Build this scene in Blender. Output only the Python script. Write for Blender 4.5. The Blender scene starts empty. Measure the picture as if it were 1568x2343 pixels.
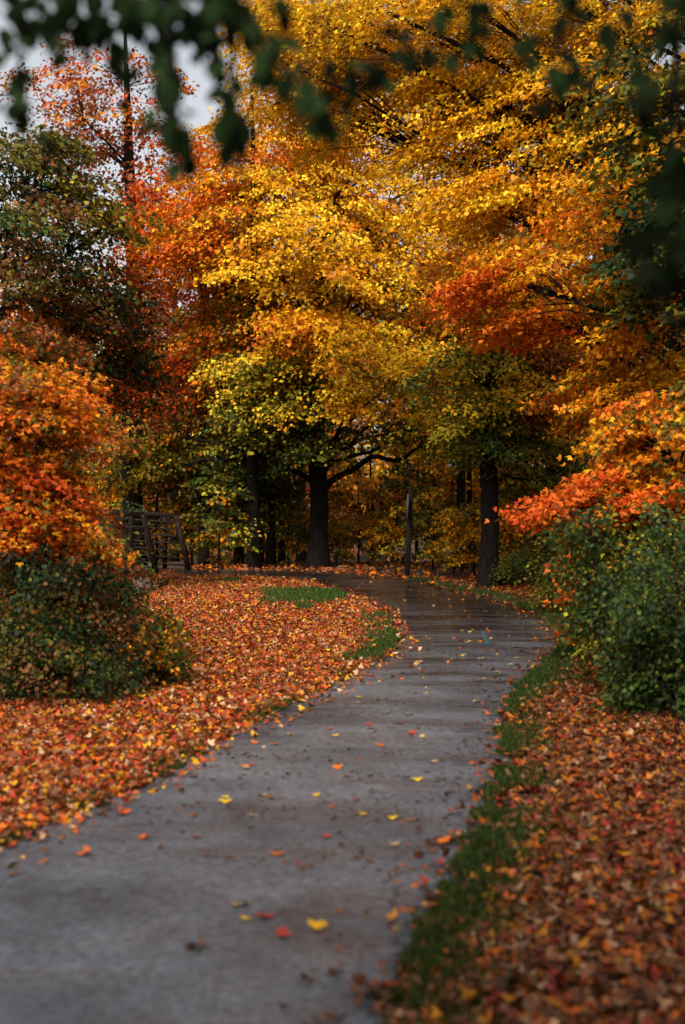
import bpy, math, random
import numpy as np

# ------------------------------------------------------------------ camera, light, exposure
scene = bpy.context.scene
COL = scene.collection
PX = 0.5 / 1568.0            # metres per reference pixel at one metre
HZ, CU, CAMZ = 1214.0, 784.0, 1.8

cam_d = bpy.data.cameras.new("camera")
cam = bpy.data.objects.new("camera", cam_d); COL.objects.link(cam)
cam.location = (0, 0, CAMZ); cam.rotation_euler = (math.radians(90), 0, 0)
cam_d.sensor_fit = 'HORIZONTAL'; cam_d.sensor_width = 36; cam_d.lens = 72
cam_d.shift_y = 43.0 / 1568.0
cam_d.clip_start = 0.05; cam_d.clip_end = 3000
cam_d.dof.use_dof = True; cam_d.dof.focus_distance = 25.0; cam_d.dof.aperture_fstop = 2.3
scene.camera = cam

SUN_EL, SUN_AZ = math.radians(50), math.radians(-160)     # azimuth from +Y (view direction) towards +X
world = bpy.data.worlds.new("World"); scene.world = world
world.use_nodes = True
wn = world.node_tree.nodes; wl = world.node_tree.links
sky = wn.new("ShaderNodeTexSky"); sky.sky_type = 'NISHITA'; sky.sun_disc = False
sky.sun_elevation = SUN_EL; sky.sun_rotation = SUN_AZ
sky.dust_density = 4.0; sky.air_density = 1.2
hs = wn.new("ShaderNodeHueSaturation"); hs.inputs['Saturation'].default_value = 0.25
wl.new(sky.outputs[0], hs.inputs['Color'])
bg = wn['Background']; bg.inputs['Strength'].default_value = 0.13
wl.new(hs.outputs[0], bg.inputs['Color'])

sun_d = bpy.data.lights.new("sun", 'SUN'); sun = bpy.data.objects.new("sun", sun_d); COL.objects.link(sun)
sun_d.energy = 3.4; sun_d.angle = math.radians(14); sun_d.color = (1.0, 0.91, 0.75)
sd = (math.cos(SUN_EL) * math.sin(SUN_AZ), math.cos(SUN_EL) * math.cos(SUN_AZ), math.sin(SUN_EL))
from mathutils import Vector
sun.rotation_euler = Vector(sd).to_track_quat('Z', 'Y').to_euler()
sun.location = (0, 0, 40)

vs = scene.view_settings
scene.display_settings.display_device = 'sRGB'
vs.view_transform = 'Standard'; vs.look = 'None'; vs.gamma = 1; vs.use_curve_mapping = False
vs.exposure = 0.6
cy = scene.cycles
cy.max_bounces = 6; cy.diffuse_bounces = 2; cy.glossy_bounces = 2; cy.transmission_bounces = 3
cy.transparent_max_bounces = 4; cy.use_denoising = True
cy.sample_clamp_indirect = 4.0

# ------------------------------------------------------------------ helpers
RNG = np.random.default_rng(11)
random.seed(5)

def nrm(a):
    return a / np.maximum(np.linalg.norm(a, axis=-1, keepdims=True), 1e-9)

def at(u, v, d):
    return np.array([(u - CU) * PX * d, d, CAMZ + (HZ - v) * PX * d])

# ground profile along the view direction
_ky = [-60, 5, 10, 14, 20, 27, 32, 36, 45, 60, 900]
_kz = [0, 0, .08, .18, .32, .54, .82, .88, .75, .6, .6]
_ty = np.arange(-60, 900, .25)
_tz = np.interp(_ty, _ky, _kz)
_k = np.ones(13) / 13
_tz[20:-20] = np.convolve(_tz, _k, 'same')[20:-20]
def prof(y):
    return np.interp(y, _ty, _tz)
_ry = [-60, 0, 9.5, 11.5, 13.5, 18, 24, 28, 30.25, 30.85, 34, 45, 900]
_rx = [-9, -8, -7, -4.2, -2.6, -3.1, -3.6, -3.45, -3.35, -4.8, -5.3, -7, -7]
def sstep(t):
    t = np.clip(t, 0, 1); return t * t * (3 - 2 * t)
def gz(x, y):
    x = np.asarray(x, float); y = np.asarray(y, float)
    xr = np.interp(y, _ry, _rx)
    far = 1 - sstep((y - 40) / 12)
    rav = 2.3 * sstep((xr - x) / 3.2) * (1 - sstep((xr - x - 9) / 5)) * far
    right = 0.55 * sstep((x - 2.0 - 0.02 * y) / 6.0)
    bump = .03 * np.sin(x * 1.9 + .6 * y) * np.sin(y * 1.3 - .4 * x) * sstep((np.abs(x) - 1.5) / 3)
    mound = .20 * np.exp(-((x + 1.7) / 1.35) ** 2 - ((y - 23.5) / 3.6) ** 2)
    return prof(y) - rav + right + bump + mound
def ground_at(u, v):
    t = (v - HZ) * PX
    d = np.arange(3, 40, .02)
    f = (CAMZ - prof(d)) / d - t
    i = int(np.argmax(f < 0)) if (f < 0).any() else len(d) - 1
    return np.array([(u - CU) * PX * d[i], d[i]])

# ---- materials
def new_mat(name):
    m = bpy.data.materials.new(name); m.use_nodes = True
    nt = m.node_tree; b = nt.nodes['Principled BSDF']
    return m, nt, b
def leaf_mat(name, transl=.32, rough=.55, spec=.14):
    m, nt, b = new_mat(name)
    a = nt.nodes.new("ShaderNodeVertexColor"); a.layer_name = "Col"
    b.inputs['Roughness'].default_value = rough
    b.inputs['Specular IOR Level'].default_value = spec
    nt.links.new(a.outputs['Color'], b.inputs['Base Color'])
    t = nt.nodes.new("ShaderNodeBsdfTranslucent"); nt.links.new(a.outputs['Color'], t.inputs['Color'])
    mx = nt.nodes.new("ShaderNodeMixShader"); mx.inputs[0].default_value = transl
    nt.links.new(b.outputs[0], mx.inputs[1]); nt.links.new(t.outputs[0], mx.inputs[2])
    nt.links.new(mx.outputs[0], nt.nodes['Material Output'].inputs['Surface'])
    return m
def noise_mat(name, c1, c2, scale=6, rough=.8, bump=.3, stretch=(1, 1, 1), detail=6, c3=None, spec=.3, scale2=1.0):
    m, nt, b = new_mat(name); N = nt.nodes; L = nt.links
    tc = N.new("ShaderNodeTexCoord"); mp = N.new("ShaderNodeMapping"); mp.inputs['Scale'].default_value = stretch
    L.new(tc.outputs['Object'], mp.inputs['Vector'])
    n = N.new("ShaderNodeTexNoise"); n.inputs['Scale'].default_value = scale; n.inputs['Detail'].default_value = detail
    L.new(mp.outputs[0], n.inputs['Vector'])
    r = N.new("ShaderNodeValToRGB"); r.color_ramp.elements[0].position = .35; r.color_ramp.elements[1].position = .65
    r.color_ramp.elements[0].color = (*c1, 1); r.color_ramp.elements[1].color = (*c2, 1)
    L.new(n.outputs[0], r.inputs[0]); out = r.outputs[0]
    if c3 is not None:
        n2 = N.new("ShaderNodeTexNoise"); n2.inputs['Scale'].default_value = scale2; n2.inputs['Detail'].default_value = 4
        L.new(mp.outputs[0], n2.inputs['Vector'])
        r2 = N.new("ShaderNodeValToRGB"); r2.color_ramp.elements[0].position = .45; r2.color_ramp.elements[1].position = .62
        L.new(n2.outputs[0], r2.inputs[0])
        mx = N.new("ShaderNodeMix"); mx.data_type = 'RGBA'; mx.inputs[7].default_value = (*c3, 1)
        L.new(r2.outputs[0], mx.inputs[0]); L.new(out, mx.inputs[6]); out = mx.outputs[2]
    L.new(out, b.inputs['Base Color'])
    b.inputs['Roughness'].default_value = rough; b.inputs['Specular IOR Level'].default_value = spec
    if bump:
        bp = N.new("ShaderNodeBump"); bp.inputs['Strength'].default_value = bump; bp.inputs['Distance'].default_value = .03
        L.new(n.outputs[0], bp.inputs['Height']); L.new(bp.outputs[0], b.inputs['Normal'])
    return m

M_leaf = leaf_mat("leaf")
M_shade_leaf = leaf_mat("dark_green_leaf", .12, .7, .05)
M_litter = leaf_mat("fallen_leaf", .08, .5, .2)
M_grass = leaf_mat("grass_blade", .25, .5, .3)
M_bark = noise_mat("bark", (.005, .0038, .0034), (.017, .012, .010), 9, .9, .9, (3, 3, .5), spec=.08)
M_twig = noise_mat("twig", (.008, .006, .006), (.018, .013, .011), 14, .85, .3)
M_wood = noise_mat("weathered_wood", (.010, .006, .005), (.024, .013, .010), 7, .8, .5, (6, 6, .6))
M_board = noise_mat("sign_back", (.12, .09, .06), (.2, .15, .1), 9, .7, .2)
M_steel = noise_mat("rusted_steel", (.010, .006, .0055), (.026, .014, .011), 11, .85, .25, spec=.06)
M_rail = noise_mat("worn_rail", (.014, .009, .008), (.03, .021, .018), 13, .8, .2, spec=.08)
M_deck = noise_mat("deck_board", (.03, .02, .016), (.07, .045, .035), 8, .7, .4, (1, 8, 1))
M_conc = noise_mat("concrete", (.10, .09, .07), (.19, .165, .13), 5, .85, .4, c3=(.06, .06, .035), scale2=1.7)
M_soil = noise_mat("soil", (.018, .011, .007), (.07, .028, .012), 22, .95, .6, c3=(.035, .03, .012), scale2=.8)
M_paint = noise_mat("survey_paint", (.012, .045, .05), (.02, .075, .08), 20, .6, 0)

def asphalt_mat():
    m, nt, b = new_mat("wet_asphalt"); N = nt.nodes; L = nt.links
    tc = N.new("ShaderNodeTexCoord")
    g = N.new("ShaderNodeTexNoise"); g.inputs['Scale'].default_value = 130; g.inputs['Detail'].default_value = 4
    L.new(tc.outputs['Object'], g.inputs['Vector'])
    r = N.new("ShaderNodeValToRGB")
    r.color_ramp.elements[0].position = .3; r.color_ramp.elements[1].position = .75
    r.color_ramp.elements[0].color = (.028, .029, .032, 1); r.color_ramp.elements[1].color = (.115, .118, .126, 1)
    L.new(g.outputs[0], r.inputs[0])
    g2 = N.new("ShaderNodeTexNoise"); g2.inputs['Scale'].default_value = 24; g2.inputs['Detail'].default_value = 5; g2.inputs['Roughness'].default_value = .75
    L.new(tc.outputs['Object'], g2.inputs['Vector'])
    gr = N.new("ShaderNodeValToRGB"); gr.color_ramp.elements[0].position = .36; gr.color_ramp.elements[1].position = .64
    gr.color_ramp.elements[0].color = (.48, .49, .53, 1); gr.color_ramp.elements[1].color = (1.5, 1.52, 1.58, 1)
    L.new(g2.outputs[0], gr.inputs[0])
    gm = N.new("ShaderNodeMix"); gm.data_type = 'RGBA'; gm.blend_type = 'MULTIPLY'; gm.inputs[0].default_value = 1
    L.new(r.outputs[0], gm.inputs[6]); L.new(gr.outputs[0], gm.inputs[7])
    # wet streaks lying across the slope
    mp = N.new("ShaderNodeMapping"); mp.inputs['Scale'].default_value = (.55, 1.7, 1); mp.inputs['Rotation'].default_value = (0, 0, .12)
    L.new(tc.outputs['Object'], mp.inputs['Vector'])
    w = N.new("ShaderNodeTexNoise"); w.inputs['Scale'].default_value = 1.25; w.inputs['Detail'].default_value = 7; w.inputs['Roughness'].default_value = .62
    L.new(mp.outputs[0], w.inputs['Vector'])
    wr = N.new("ShaderNodeValToRGB"); wr.color_ramp.elements[0].position = .47; wr.color_ramp.elements[1].position = .66
    L.new(w.outputs[0], wr.inputs[0])
    mx = N.new("ShaderNodeMix"); mx.data_type = 'RGBA'; mx.blend_type = 'MULTIPLY'
    mx.inputs[7].default_value = (.55, .48, .43, 1)
    sq = N.new("ShaderNodeSeparateXYZ"); L.new(tc.outputs['Object'], sq.inputs[0])
    sm = N.new("ShaderNodeMapRange"); sm.inputs['From Min'].default_value = 8; sm.inputs['From Max'].default_value = 16
    sm.inputs['To Min'].default_value = .25; L.new(sq.outputs['Y'], sm.inputs[0])
    sx = N.new("ShaderNodeMath"); sx.operation = 'MULTIPLY'; L.new(wr.outputs[0], sx.inputs[0]); L.new(sm.outputs[0], sx.inputs[1])
    L.new(sx.outputs[0], mx.inputs[0]); L.new(gm.outputs[2], mx.inputs[6])
    # broad worn patches
    p = N.new("ShaderNodeTexNoise"); p.inputs['Scale'].default_value = .7; p.inputs['Detail'].default_value = 8; p.inputs['Roughness'].default_value = .65
    L.new(tc.outputs['Object'], p.inputs['Vector'])
    pr = N.new("ShaderNodeValToRGB"); pr.color_ramp.elements[0].position = .35; pr.color_ramp.elements[1].position = .7
    pr.color_ramp.elements[0].color = (.58, .60, .65, 1); pr.color_ramp.elements[1].color = (1.75, 1.78, 1.84, 1)
    L.new(p.outputs[0], pr.inputs[0])
    mx2 = N.new("ShaderNodeMix"); mx2.data_type = 'RGBA'; mx2.blend_type = 'MULTIPLY'; mx2.inputs[0].default_value = 1
    L.new(mx.outputs[2], mx2.inputs[6]); L.new(pr.outputs[0], mx2.inputs[7])
    L.new(mx2.outputs[2], b.inputs['Base Color'])
    rr = N.new("ShaderNodeMapRange"); rr.inputs['To Min'].default_value = .42; rr.inputs['To Max'].default_value = .2
    L.new(wr.outputs[0], rr.inputs[0]); L.new(rr.outputs[0], b.inputs['Roughness'])
    b.inputs['Specular IOR Level'].default_value = .35
    # leaf-stained, wet stretch at the bend, tree shade also put into its colour
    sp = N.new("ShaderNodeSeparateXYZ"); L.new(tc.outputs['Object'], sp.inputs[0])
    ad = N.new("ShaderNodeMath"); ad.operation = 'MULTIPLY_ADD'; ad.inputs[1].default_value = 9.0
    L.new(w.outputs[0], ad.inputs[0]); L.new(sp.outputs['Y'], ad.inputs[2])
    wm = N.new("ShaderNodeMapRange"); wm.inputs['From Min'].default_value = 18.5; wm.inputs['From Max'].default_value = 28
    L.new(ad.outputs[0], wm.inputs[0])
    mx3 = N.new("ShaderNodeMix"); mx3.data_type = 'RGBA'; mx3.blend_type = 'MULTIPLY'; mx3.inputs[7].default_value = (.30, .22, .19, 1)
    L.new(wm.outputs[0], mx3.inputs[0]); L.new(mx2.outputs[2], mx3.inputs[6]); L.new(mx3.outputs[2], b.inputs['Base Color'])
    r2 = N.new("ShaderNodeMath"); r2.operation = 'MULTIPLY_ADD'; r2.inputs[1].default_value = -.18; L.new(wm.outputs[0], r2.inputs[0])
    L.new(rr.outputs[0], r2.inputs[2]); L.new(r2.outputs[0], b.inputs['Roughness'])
    bp = N.new("ShaderNodeBump"); bp.inputs['Strength'].default_value = .35; bp.inputs['Distance'].default_value = .006
    L.new(g.outputs[0], bp.inputs['Height']); L.new(bp.outputs[0], b.inputs['Normal'])
    bs = N.new("ShaderNodeMapRange"); bs.inputs['To Min'].default_value = .3; bs.inputs['To Max'].default_value = .05
    L.new(wm.outputs[0], bs.inputs[0]); L.new(bs.outputs[0], bp.inputs['Strength'])
    return m
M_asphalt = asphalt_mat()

# ---- object helpers
def link(o, parent=None):
    COL.objects.link(o)
    if parent is not None: o.parent = parent
    return o
def tag(o, label=None, cat=None, group=None, kind=None):
    if label: o['label'] = label
    if cat: o['category'] = cat
    if group: o['group'] = group
    if kind: o['kind'] = kind
    return o
def empty(name, loc, label, cat, group=None):
    o = bpy.data.objects.new(name, None); o.empty_display_size = .2
    o.location = loc; link(o); return tag(o, label, cat, group)

def raw_mesh(name, V, loops, starts, totals, mat, C=None, smooth=True):
    me = bpy.data.meshes.new(name)
    me.vertices.add(len(V)); me.vertices.foreach_set("co", np.asarray(V, np.float32).ravel())
    me.loops.add(len(loops)); me.loops.foreach_set("vertex_index", np.asarray(loops, np.int32))
    me.polygons.add(len(starts)); me.polygons.foreach_set("loop_start", np.asarray(starts, np.int32))
    me.polygons.foreach_set("loop_total", np.asarray(totals, np.int32))
    if smooth: me.polygons.foreach_set("use_smooth", np.ones(len(starts), bool))
    if C is not None:
        a = me.color_attributes.new("Col", 'FLOAT_COLOR', 'POINT')
        a.data.foreach_set("color", np.concatenate([C, np.ones((len(C), 1))], 1).astype(np.float32).ravel())
    me.update(calc_edges=True); me.validate(clean_customdata=False)
    me.materials.append(mat)
    return me

class Faces:
    """collects vertices and faces for one mesh"""
    def __init__(s): s.V = []; s.F = []; s.n = 0
    def add(s, V, F):
        s.V.extend([tuple(map(float, v)) for v in V]); s.F.extend([tuple(i + s.n for i in f) for f in F]); s.n += len(V)
    def tube(s, pts, radii, sides=6, wob=0):
        pts = np.asarray(pts, float); k = len(pts)
        t = nrm(np.gradient(pts, axis=0)); ref = np.array([0, 0, 1.0]) if abs(t[0][2]) < .8 else np.array([1.0, 0, 0])
        a = np.linspace(0, 2 * math.pi, sides, endpoint=False)
        V = []
        for i in range(k):
            x = np.cross(t[i], ref); x /= max(np.linalg.norm(x), 1e-6); y = np.cross(t[i], x)
            rr = radii[i] * (1 + (wob * np.sin(a * 3 + i * .35) + wob * .7 * np.sin(a * 5 - i * .6) if wob else 0 * a))
            V.append(pts[i] + np.outer(np.cos(a) * rr, x) + np.outer(np.sin(a) * rr, y))
        V = np.concatenate(V)
        F = [(i * sides + j, i * sides + (j + 1) % sides, (i + 1) * sides + (j + 1) % sides, (i + 1) * sides + j)
             for i in range(k - 1) for j in range(sides)]
        F.append(tuple(range((k - 1) * sides, k * sides))); F.append(tuple(reversed(range(sides))))
        s.add(V, F)
    def bar(s, a, b, w, h, up=(0, 0, 1)):
        """box bar from a to b, width w (sideways) height h (along up)"""
        a = np.asarray(a, float); b = np.asarray(b, float); t = nrm(b - a); up = np.asarray(up, float)
        x = nrm(np.cross(t, up)); y = np.cross(x, t); c = min(w, h) * .12
        prof_ = [(-w/2+c, -h/2), (w/2-c, -h/2), (w/2, -h/2+c), (w/2, h/2-c), (w/2-c, h/2), (-w/2+c, h/2), (-w/2, h/2-c), (-w/2, -h/2+c)]
        V = [p + x * q[0] + y * q[1] for p in (a, b) for q in prof_]
        F = [(i, (i + 1) % 8, 8 + (i + 1) % 8, 8 + i) for i in range(8)] + [tuple(range(8, 16)), tuple(reversed(range(8)))]
        s.add(V, F)
    def mesh(s, name, mat, smooth=True):
        loops = np.concatenate([np.array(f) for f in s.F]); tot = np.array([len(f) for f in s.F])
        st = np.concatenate([[0], np.cumsum(tot)[:-1]])
        return raw_mesh(name, np.array(s.V), loops, st, tot, mat, smooth=smooth)
    def build(s, name, mat, parent=None, smooth=False):
        return link(bpy.data.objects.new(name, s.mesh(name, mat, smooth)), parent)

# ---- leaves
def _lobe(ang, ln, w):
    c, s_ = math.cos(ang), math.sin(ang)
    pts = [(0, 0), (-w, ln * .55), (0, ln), (w, ln * .55)]
    return [(x * c + y * s_, -x * s_ + y * c) for x, y in pts]
KITE = dict(v=[(0, 0, 0), (-.42, .45, .10), (0, 1, -.12), (.42, .45, .10)], f=[(0, 1, 2, 3)])
_l3 = [_lobe(0, 1, .27), _lobe(.95, .82, .23), _lobe(-.95, .82, .23)]
TRI = dict(v=[(x, y, .16 * abs(x) - .12 * y * y) for l in _l3 for x, y in l], f=[(0, 1, 2, 3), (4, 5, 6, 7), (8, 9, 10, 11)])
_half = [(0, -.02), (.10, .02), (.34, -.10), (.30, .06), (.56, .16), (.44, .26), (.62, .52), (.40, .46), (.20, .44), (.26, .72), (.10, .70), (0, 1.0)]
_out = _half + [(-x, y) for x, y in reversed(_half[1:-1])]
MAPLE = dict(v=[(x, y, 0) for x, y in _out], f=[tuple(range(len(_out)))])

def leaf_arrays(pos, n, d, size, shape, curl=None):
    """pos, normal, direction (N,3), size (N) -> V, loops, starts, totals"""
    N = len(pos); n = nrm(n); d = nrm(d - n * np.sum(d * n, 1, keepdims=True)); s_ = np.cross(d, n)
    T = np.array(shape['v'], float); k = len(T)
    z = T[None, :, 2].repeat(N, 0)
    if curl is not None:
        z = z + curl[:, None] * (T[None, :, 0] ** 2 * 1.1 + (T[None, :, 1] - .4) ** 2 * .6)
    V = pos[:, None] + size[:, None, None] * (s_[:, None] * T[None, :, 0, None] + d[:, None] * T[None, :, 1, None] + n[:, None] * z[:, :, None])
    fl = np.concatenate([np.array(f) for f in shape['f']]); ft = np.array([len(f) for f in shape['f']])
    loops = (np.arange(N)[:, None] * k + fl[None]).ravel()
    tot = np.tile(ft, N); st = np.concatenate([[0], np.cumsum(tot)[:-1]]) if N else np.array([])
    return V.reshape(-1, 3), loops, st, tot, k

# linear leaf colours
C = dict(yel=(.86, .55, .020), gold=(.84, .42, .010), amb=(.72, .27, .008), ora=(.70, .155, .010), rorg=(.62, .090, .012),
         red=(.42, .040, .014), ygr=(.36, .32, .022), oli=(.14, .125, .014), grn=(.055, .095, .018), dgr=(.018, .034, .010),
         brn=(.20, .075, .025), rus=(.30, .10, .035), tan=(.66, .38, .20), mgr=(.035, .075, .022), blk=(.012, .018, .007))
def pal(s_):
    """'yel3 gold2' -> colours and weights"""
    out, w = [], []
    for t in s_.split():
        i = 0
        while t[i].isalpha(): i += 1
        out.append(C[t[:i]]); w.append(float(t[i:] or 1))
    w = np.array(w); return np.array(out), w / w.sum()

def spray_leaves(rng, centres, outward, radius, per, size, palette, flat=.12, droop=.35, mixin=.35, tilt=(.75, .45, .5), colz=None):
    """leaves of many flat sprays at once"""
    S = len(centres); cols, w = palette
    sc = cols[rng.choice(len(cols), S, p=w)]
    N = S * per; idx = np.repeat(np.arange(S), per)
    rad = radius * rng.uniform(.65, 1.3, S)
    o = outward[idx]
    th = rng.uniform(0, 2 * math.pi, N); rr = np.sqrt(rng.uniform(.01, 1, N))
    # lobed outline of the spray
    ph = rng.uniform(0, 6.28, S)[idx]; lob = .62 + .38 * np.abs(np.sin(th * 2.5 + ph))
    rr = rr * lob
    h = nrm(np.stack([o[:, 0], o[:, 1], np.zeros(N)], 1)); sd_ = np.stack([-h[:, 1], h[:, 0], np.zeros(N)], 1)
    a = np.cos(th) * rr * 1.35; b_ = np.sin(th) * rr * .95
    R = rad[idx][:, None]
    p = centres[idx] + R * (h * a[:, None] + sd_ * b_[:, None])
    sl = rng.normal(0, .16, S)[idx]
    p[:, 2] += R[:, 0] * (-droop * (a + .3 * rr * rr) + sl * b_ + rng.normal(0, flat, N))
    up = np.array([0, 0, 1.0])
    n = up * tilt[0] + h * tilt[1] + rng.normal(0, tilt[2], (N, 3))
    d = h * .8 + sd_ * (b_[:, None] * .8) - up * .45 + rng.normal(0, .45, (N, 3))
    sz = size * rng.uniform(.6, 1.25, N)
    c = sc[idx].copy()
    m = rng.random(N) < mixin
    c[m] = cols[rng.choice(len(cols), m.sum(), p=w)]
    c *= rng.uniform(.62, 1.2, (N, 1)); c[:, 1] *= rng.uniform(.8, 1.15, N)
    br = rng.random(N) < .08; c[br] *= np.array([.5, .38, .6])
    return p, n, d, sz, np.clip(c, .003, .92)

def kmeans(rng, P, k, it=6):
    k = max(1, min(k, len(P))); c = P[rng.choice(len(P), k, replace=False)]
    for _ in range(it):
        lab = np.argmin(((P[:, None] - c[None]) ** 2).sum(2), 1)
        c = np.array([P[lab == j].mean(0) if (lab == j).any() else c[j] for j in range(k)])
    return lab, c

def plant(name, label, cat, base, trunk, blobs, seed, group=None, per=120, size=.12, radius=.75, shape=KITE, stems=1,
          limb_r=.055, twig_r=.012, sides=9, group_k=13, part_names=('trunk', 'crown'), extra=None, sunk=.25, **kw):
    """blobs: (centre xyz world, (rx,ry,rz), sprays, palette string).  trunk: list of (dx,dy,z above base,r)"""
    rng = np.random.default_rng(seed)
    bx, by = base; bz = float(gz(bx, by)); B = np.array([bx, by, bz])
    root = empty(name, B, label, cat, group)
    wood = Faces()
    tk = np.array(trunk, float); tp = tk[:, :3].copy(); tp[0, 2] -= sunk
    # smooth the trunk line
    t = np.linspace(0, len(tp) - 1, max(len(tp) * 5, 10)); f = np.arange(len(tp))
    TP = np.stack([np.interp(t, f, tp[:, i]) for i in range(3)], 1); TR = np.interp(t, f, tk[:, 3])
    TP[1:-1, :2] += rng.normal(0, .02, (len(TP) - 2, 2)) * (TR[1:-1, None] * 3)
    if stems == 1:
        TR = TR * (1 + .6 * np.exp(-np.maximum(TP[:, 2], 0) / (tk[0, 3] * 1.4)))
        wood.tube(TP, TR, sides, .06)
    P_, O_, Cc = [], [], []
    Ls = []
    for (bc, br, ns, ps) in blobs:
        bc = np.asarray(bc, float) - B; br = np.asarray(br, float)
        dd = nrm(rng.normal(0, 1, (ns, 3))); rr = rng.uniform(0, 1, ns) ** (1 / 2.3)
        q = bc + dd * rr[:, None] * br
        gmin = gz(q[:, 0] + bx, q[:, 1] + by) - bz + radius * .25
        q[:, 2] = np.maximum(q[:, 2], gmin)
        axis = np.stack([np.interp(q[:, 2], TP[:, 2], TP[:, 0]), np.interp(q[:, 2], TP[:, 2], TP[:, 1])], 1)
        o = np.zeros_like(q); o[:, :2] = q[:, :2] - axis + rng.normal(0, .25, (ns, 2))
        o = nrm(o); P_.append(q); O_.append(o)
        Ls.append(spray_leaves(rng, q, o, radius, per, size, pal(ps), **kw))
    P = np.concatenate(P_); O = np.concatenate(O_)
    lab, cen = kmeans(rng, P, max(3, len(P) // group_k))
    for j in range(len(cen)):
        mem = np.where(lab == j)[0]
        if not len(mem): continue
        c = cen[j]
        if stems > 1:
            st = np.array([rng.normal(0, .12), rng.normal(0, .12), -.1])
            L_r = twig_r * 2.2
        else:
            hd = np.hypot(c[0], c[1]); za = np.clip(c[2] - .55 * hd - .3, tk[-1, 2] * .22, tk[-1, 2] * .97)
            i = int(np.argmin(np.abs(TP[:, 2] - za))); st = TP[i]; L_r = min(limb_r * rng.uniform(.7, 1.3), TR[i] * .55)
        ctrl = st + (c - st) * np.array([.45, .45, .62]) + rng.normal(0, .12, 3) * np.linalg.norm(c - st) * .35
        tt = np.linspace(0, 1, 9)[:, None]
        pts = (1 - tt) ** 2 * st + 2 * tt * (1 - tt) * ctrl + tt ** 2 * c
        pts[1:-1] += rng.normal(0, .035, (7, 3)) * min(1, np.linalg.norm(c - st) / 3)
        wood.tube(pts, np.linspace(L_r, L_r * .35, 9), 6)
        for m_ in mem:
            e = P[m_]; k = int(np.argmin(((pts[3:] - e) ** 2).sum(1))) + 3; k = max(3, k - 2)
            s0 = pts[k]; mid = (s0 + e) / 2 + rng.normal(0, .06, 3) + np.array([0, 0, .08 * np.linalg.norm(e - s0)])
            end = e + O[m_] * radius * .75 + np.array([0, 0, -radius * .25])
            wood.tube(np.array([s0, (s0 + mid) / 2 + rng.normal(0, .02, 3), mid, e, end]), np.linspace(twig_r, twig_r * .25, 5), 4)
            for q_ in range(2):
                sdv = np.array([-O[m_][1], O[m_][0], -.15]) * (1 if q_ else -1)
                wood.tube(np.array([e, e + (O[m_] * .5 + sdv) * radius * .35, e + (O[m_] * .7 + sdv * 1.5) * radius * .5]),
                          [twig_r * .5, twig_r * .35, twig_r * .15], 3)
    if extra: extra(wood, B)
    wood.build(part_names[0], M_bark, root, True)
    pos, n, d, sz, c = (np.concatenate([l[i] for l in Ls]) for i in range(5))
    V, lo, st, to, k = leaf_arrays(pos, n, d, sz, shape)
    me = raw_mesh(part_names[1], V, lo, st, to, M_leaf, np.repeat(c, k, 0), smooth=False)
    link(bpy.data.objects.new(part_names[1], me), root)
    return root

def copy_thing(src, xy, rz, sc, label, group=None, dz=0):
    r = src.copy(); COL.objects.link(r)
    r.location = (xy[0], xy[1], float(gz(xy[0], xy[1])) + dz); r.rotation_euler = (0, 0, rz); r.scale = (sc, sc, sc)
    r['label'] = label
    if group: r['group'] = group
    for ch in src.children:
        c_ = ch.copy(); COL.objects.link(c_); c_.parent = r
    return r

def blob(u, v, d, ru, rv, ry, ns, ps):
    return (at(u, v, d), (ru * PX * d, ry, rv * PX * d), ns, ps)
def bxy(u, d): return ((u - CU) * PX * d, d)

# ------------------------------------------------------------------ ground
def build_ground():
    def axis(lo, hi, fine_lo, fine_hi, step):
        f = list(np.arange(fine_lo, fine_hi + 1e-6, step)); out = []
        x, s_ = fine_lo, step
        while x > lo: s_ *= 1.25; x -= s_; out.append(x)
        o2 = []; x, s_ = fine_hi, step
        while x < hi: s_ *= 1.25; x += s_; o2.append(x)
        return np.array(out[::-1] + f + o2)
    xs = axis(-900, 900, -12, 12, .25); ys = axis(-300, 1500, 0, 48, .25)
    X, Y = np.meshgrid(xs, ys); Z = gz(X, Y)
    V = np.stack([X, Y, Z], 2).reshape(-1, 3); nx, ny = len(xs), len(ys)
    i = np.arange(nx * ny).reshape(ny, nx)
    F = np.stack([i[:-1, :-1], i[:-1, 1:], i[1:, 1:], i[1:, :-1]], 2).reshape(-1, 4)
    me = raw_mesh("ground", V, F.ravel(), np.arange(len(F)) * 4, np.full(len(F), 4), M_soil)
    tag(link(bpy.data.objects.new("ground", me)), "dark soil of the wooded park", "ground", kind="structure")
build_ground()

# ------------------------------------------------------------------ path
LW = [(-3.9, -1.5), (-3.3, 2.0)]; RW = [(-1.25, -1.5), (-.5, 2.0)]
pairs = [((-300, 2110), (850, 2342)), ((40, 1932), (1000, 2075)), ((230, 1852), (1065, 1950)), ((400, 1768), (1110, 1840)),
         ((520, 1692), (1148, 1735)), ((640, 1630), (1146, 1655)), ((740, 1584), (1180, 1585)), ((830, 1530), (1245, 1528)),
         ((898, 1488), (1282, 1480)), ((904, 1455), (1264, 1440)), ((886, 1415), (1205, 1402)), ((840, 1384), (1115, 1370)),
         ((770, 1353), (1020, 1349)), ((690, 1333), (930, 1327))]
L_ = [np.array(p) for p in LW]; R_ = [np.array(p) for p in RW]
for a, b in pairs: L_.append(ground_at(*a)); R_.append(ground_at(*b))
for a, b in [((-1.9, 30.55), (-.35, 32.2)), ((-3.0, 30.85), (-2.2, 32.9)), ((-4.12, 31.05), (-3.68, 33.25))]:
    L_.append(np.array(a)); R_.append(np.array(b))
L_ = np.array(L_); R_ = np.array(R_)
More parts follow.
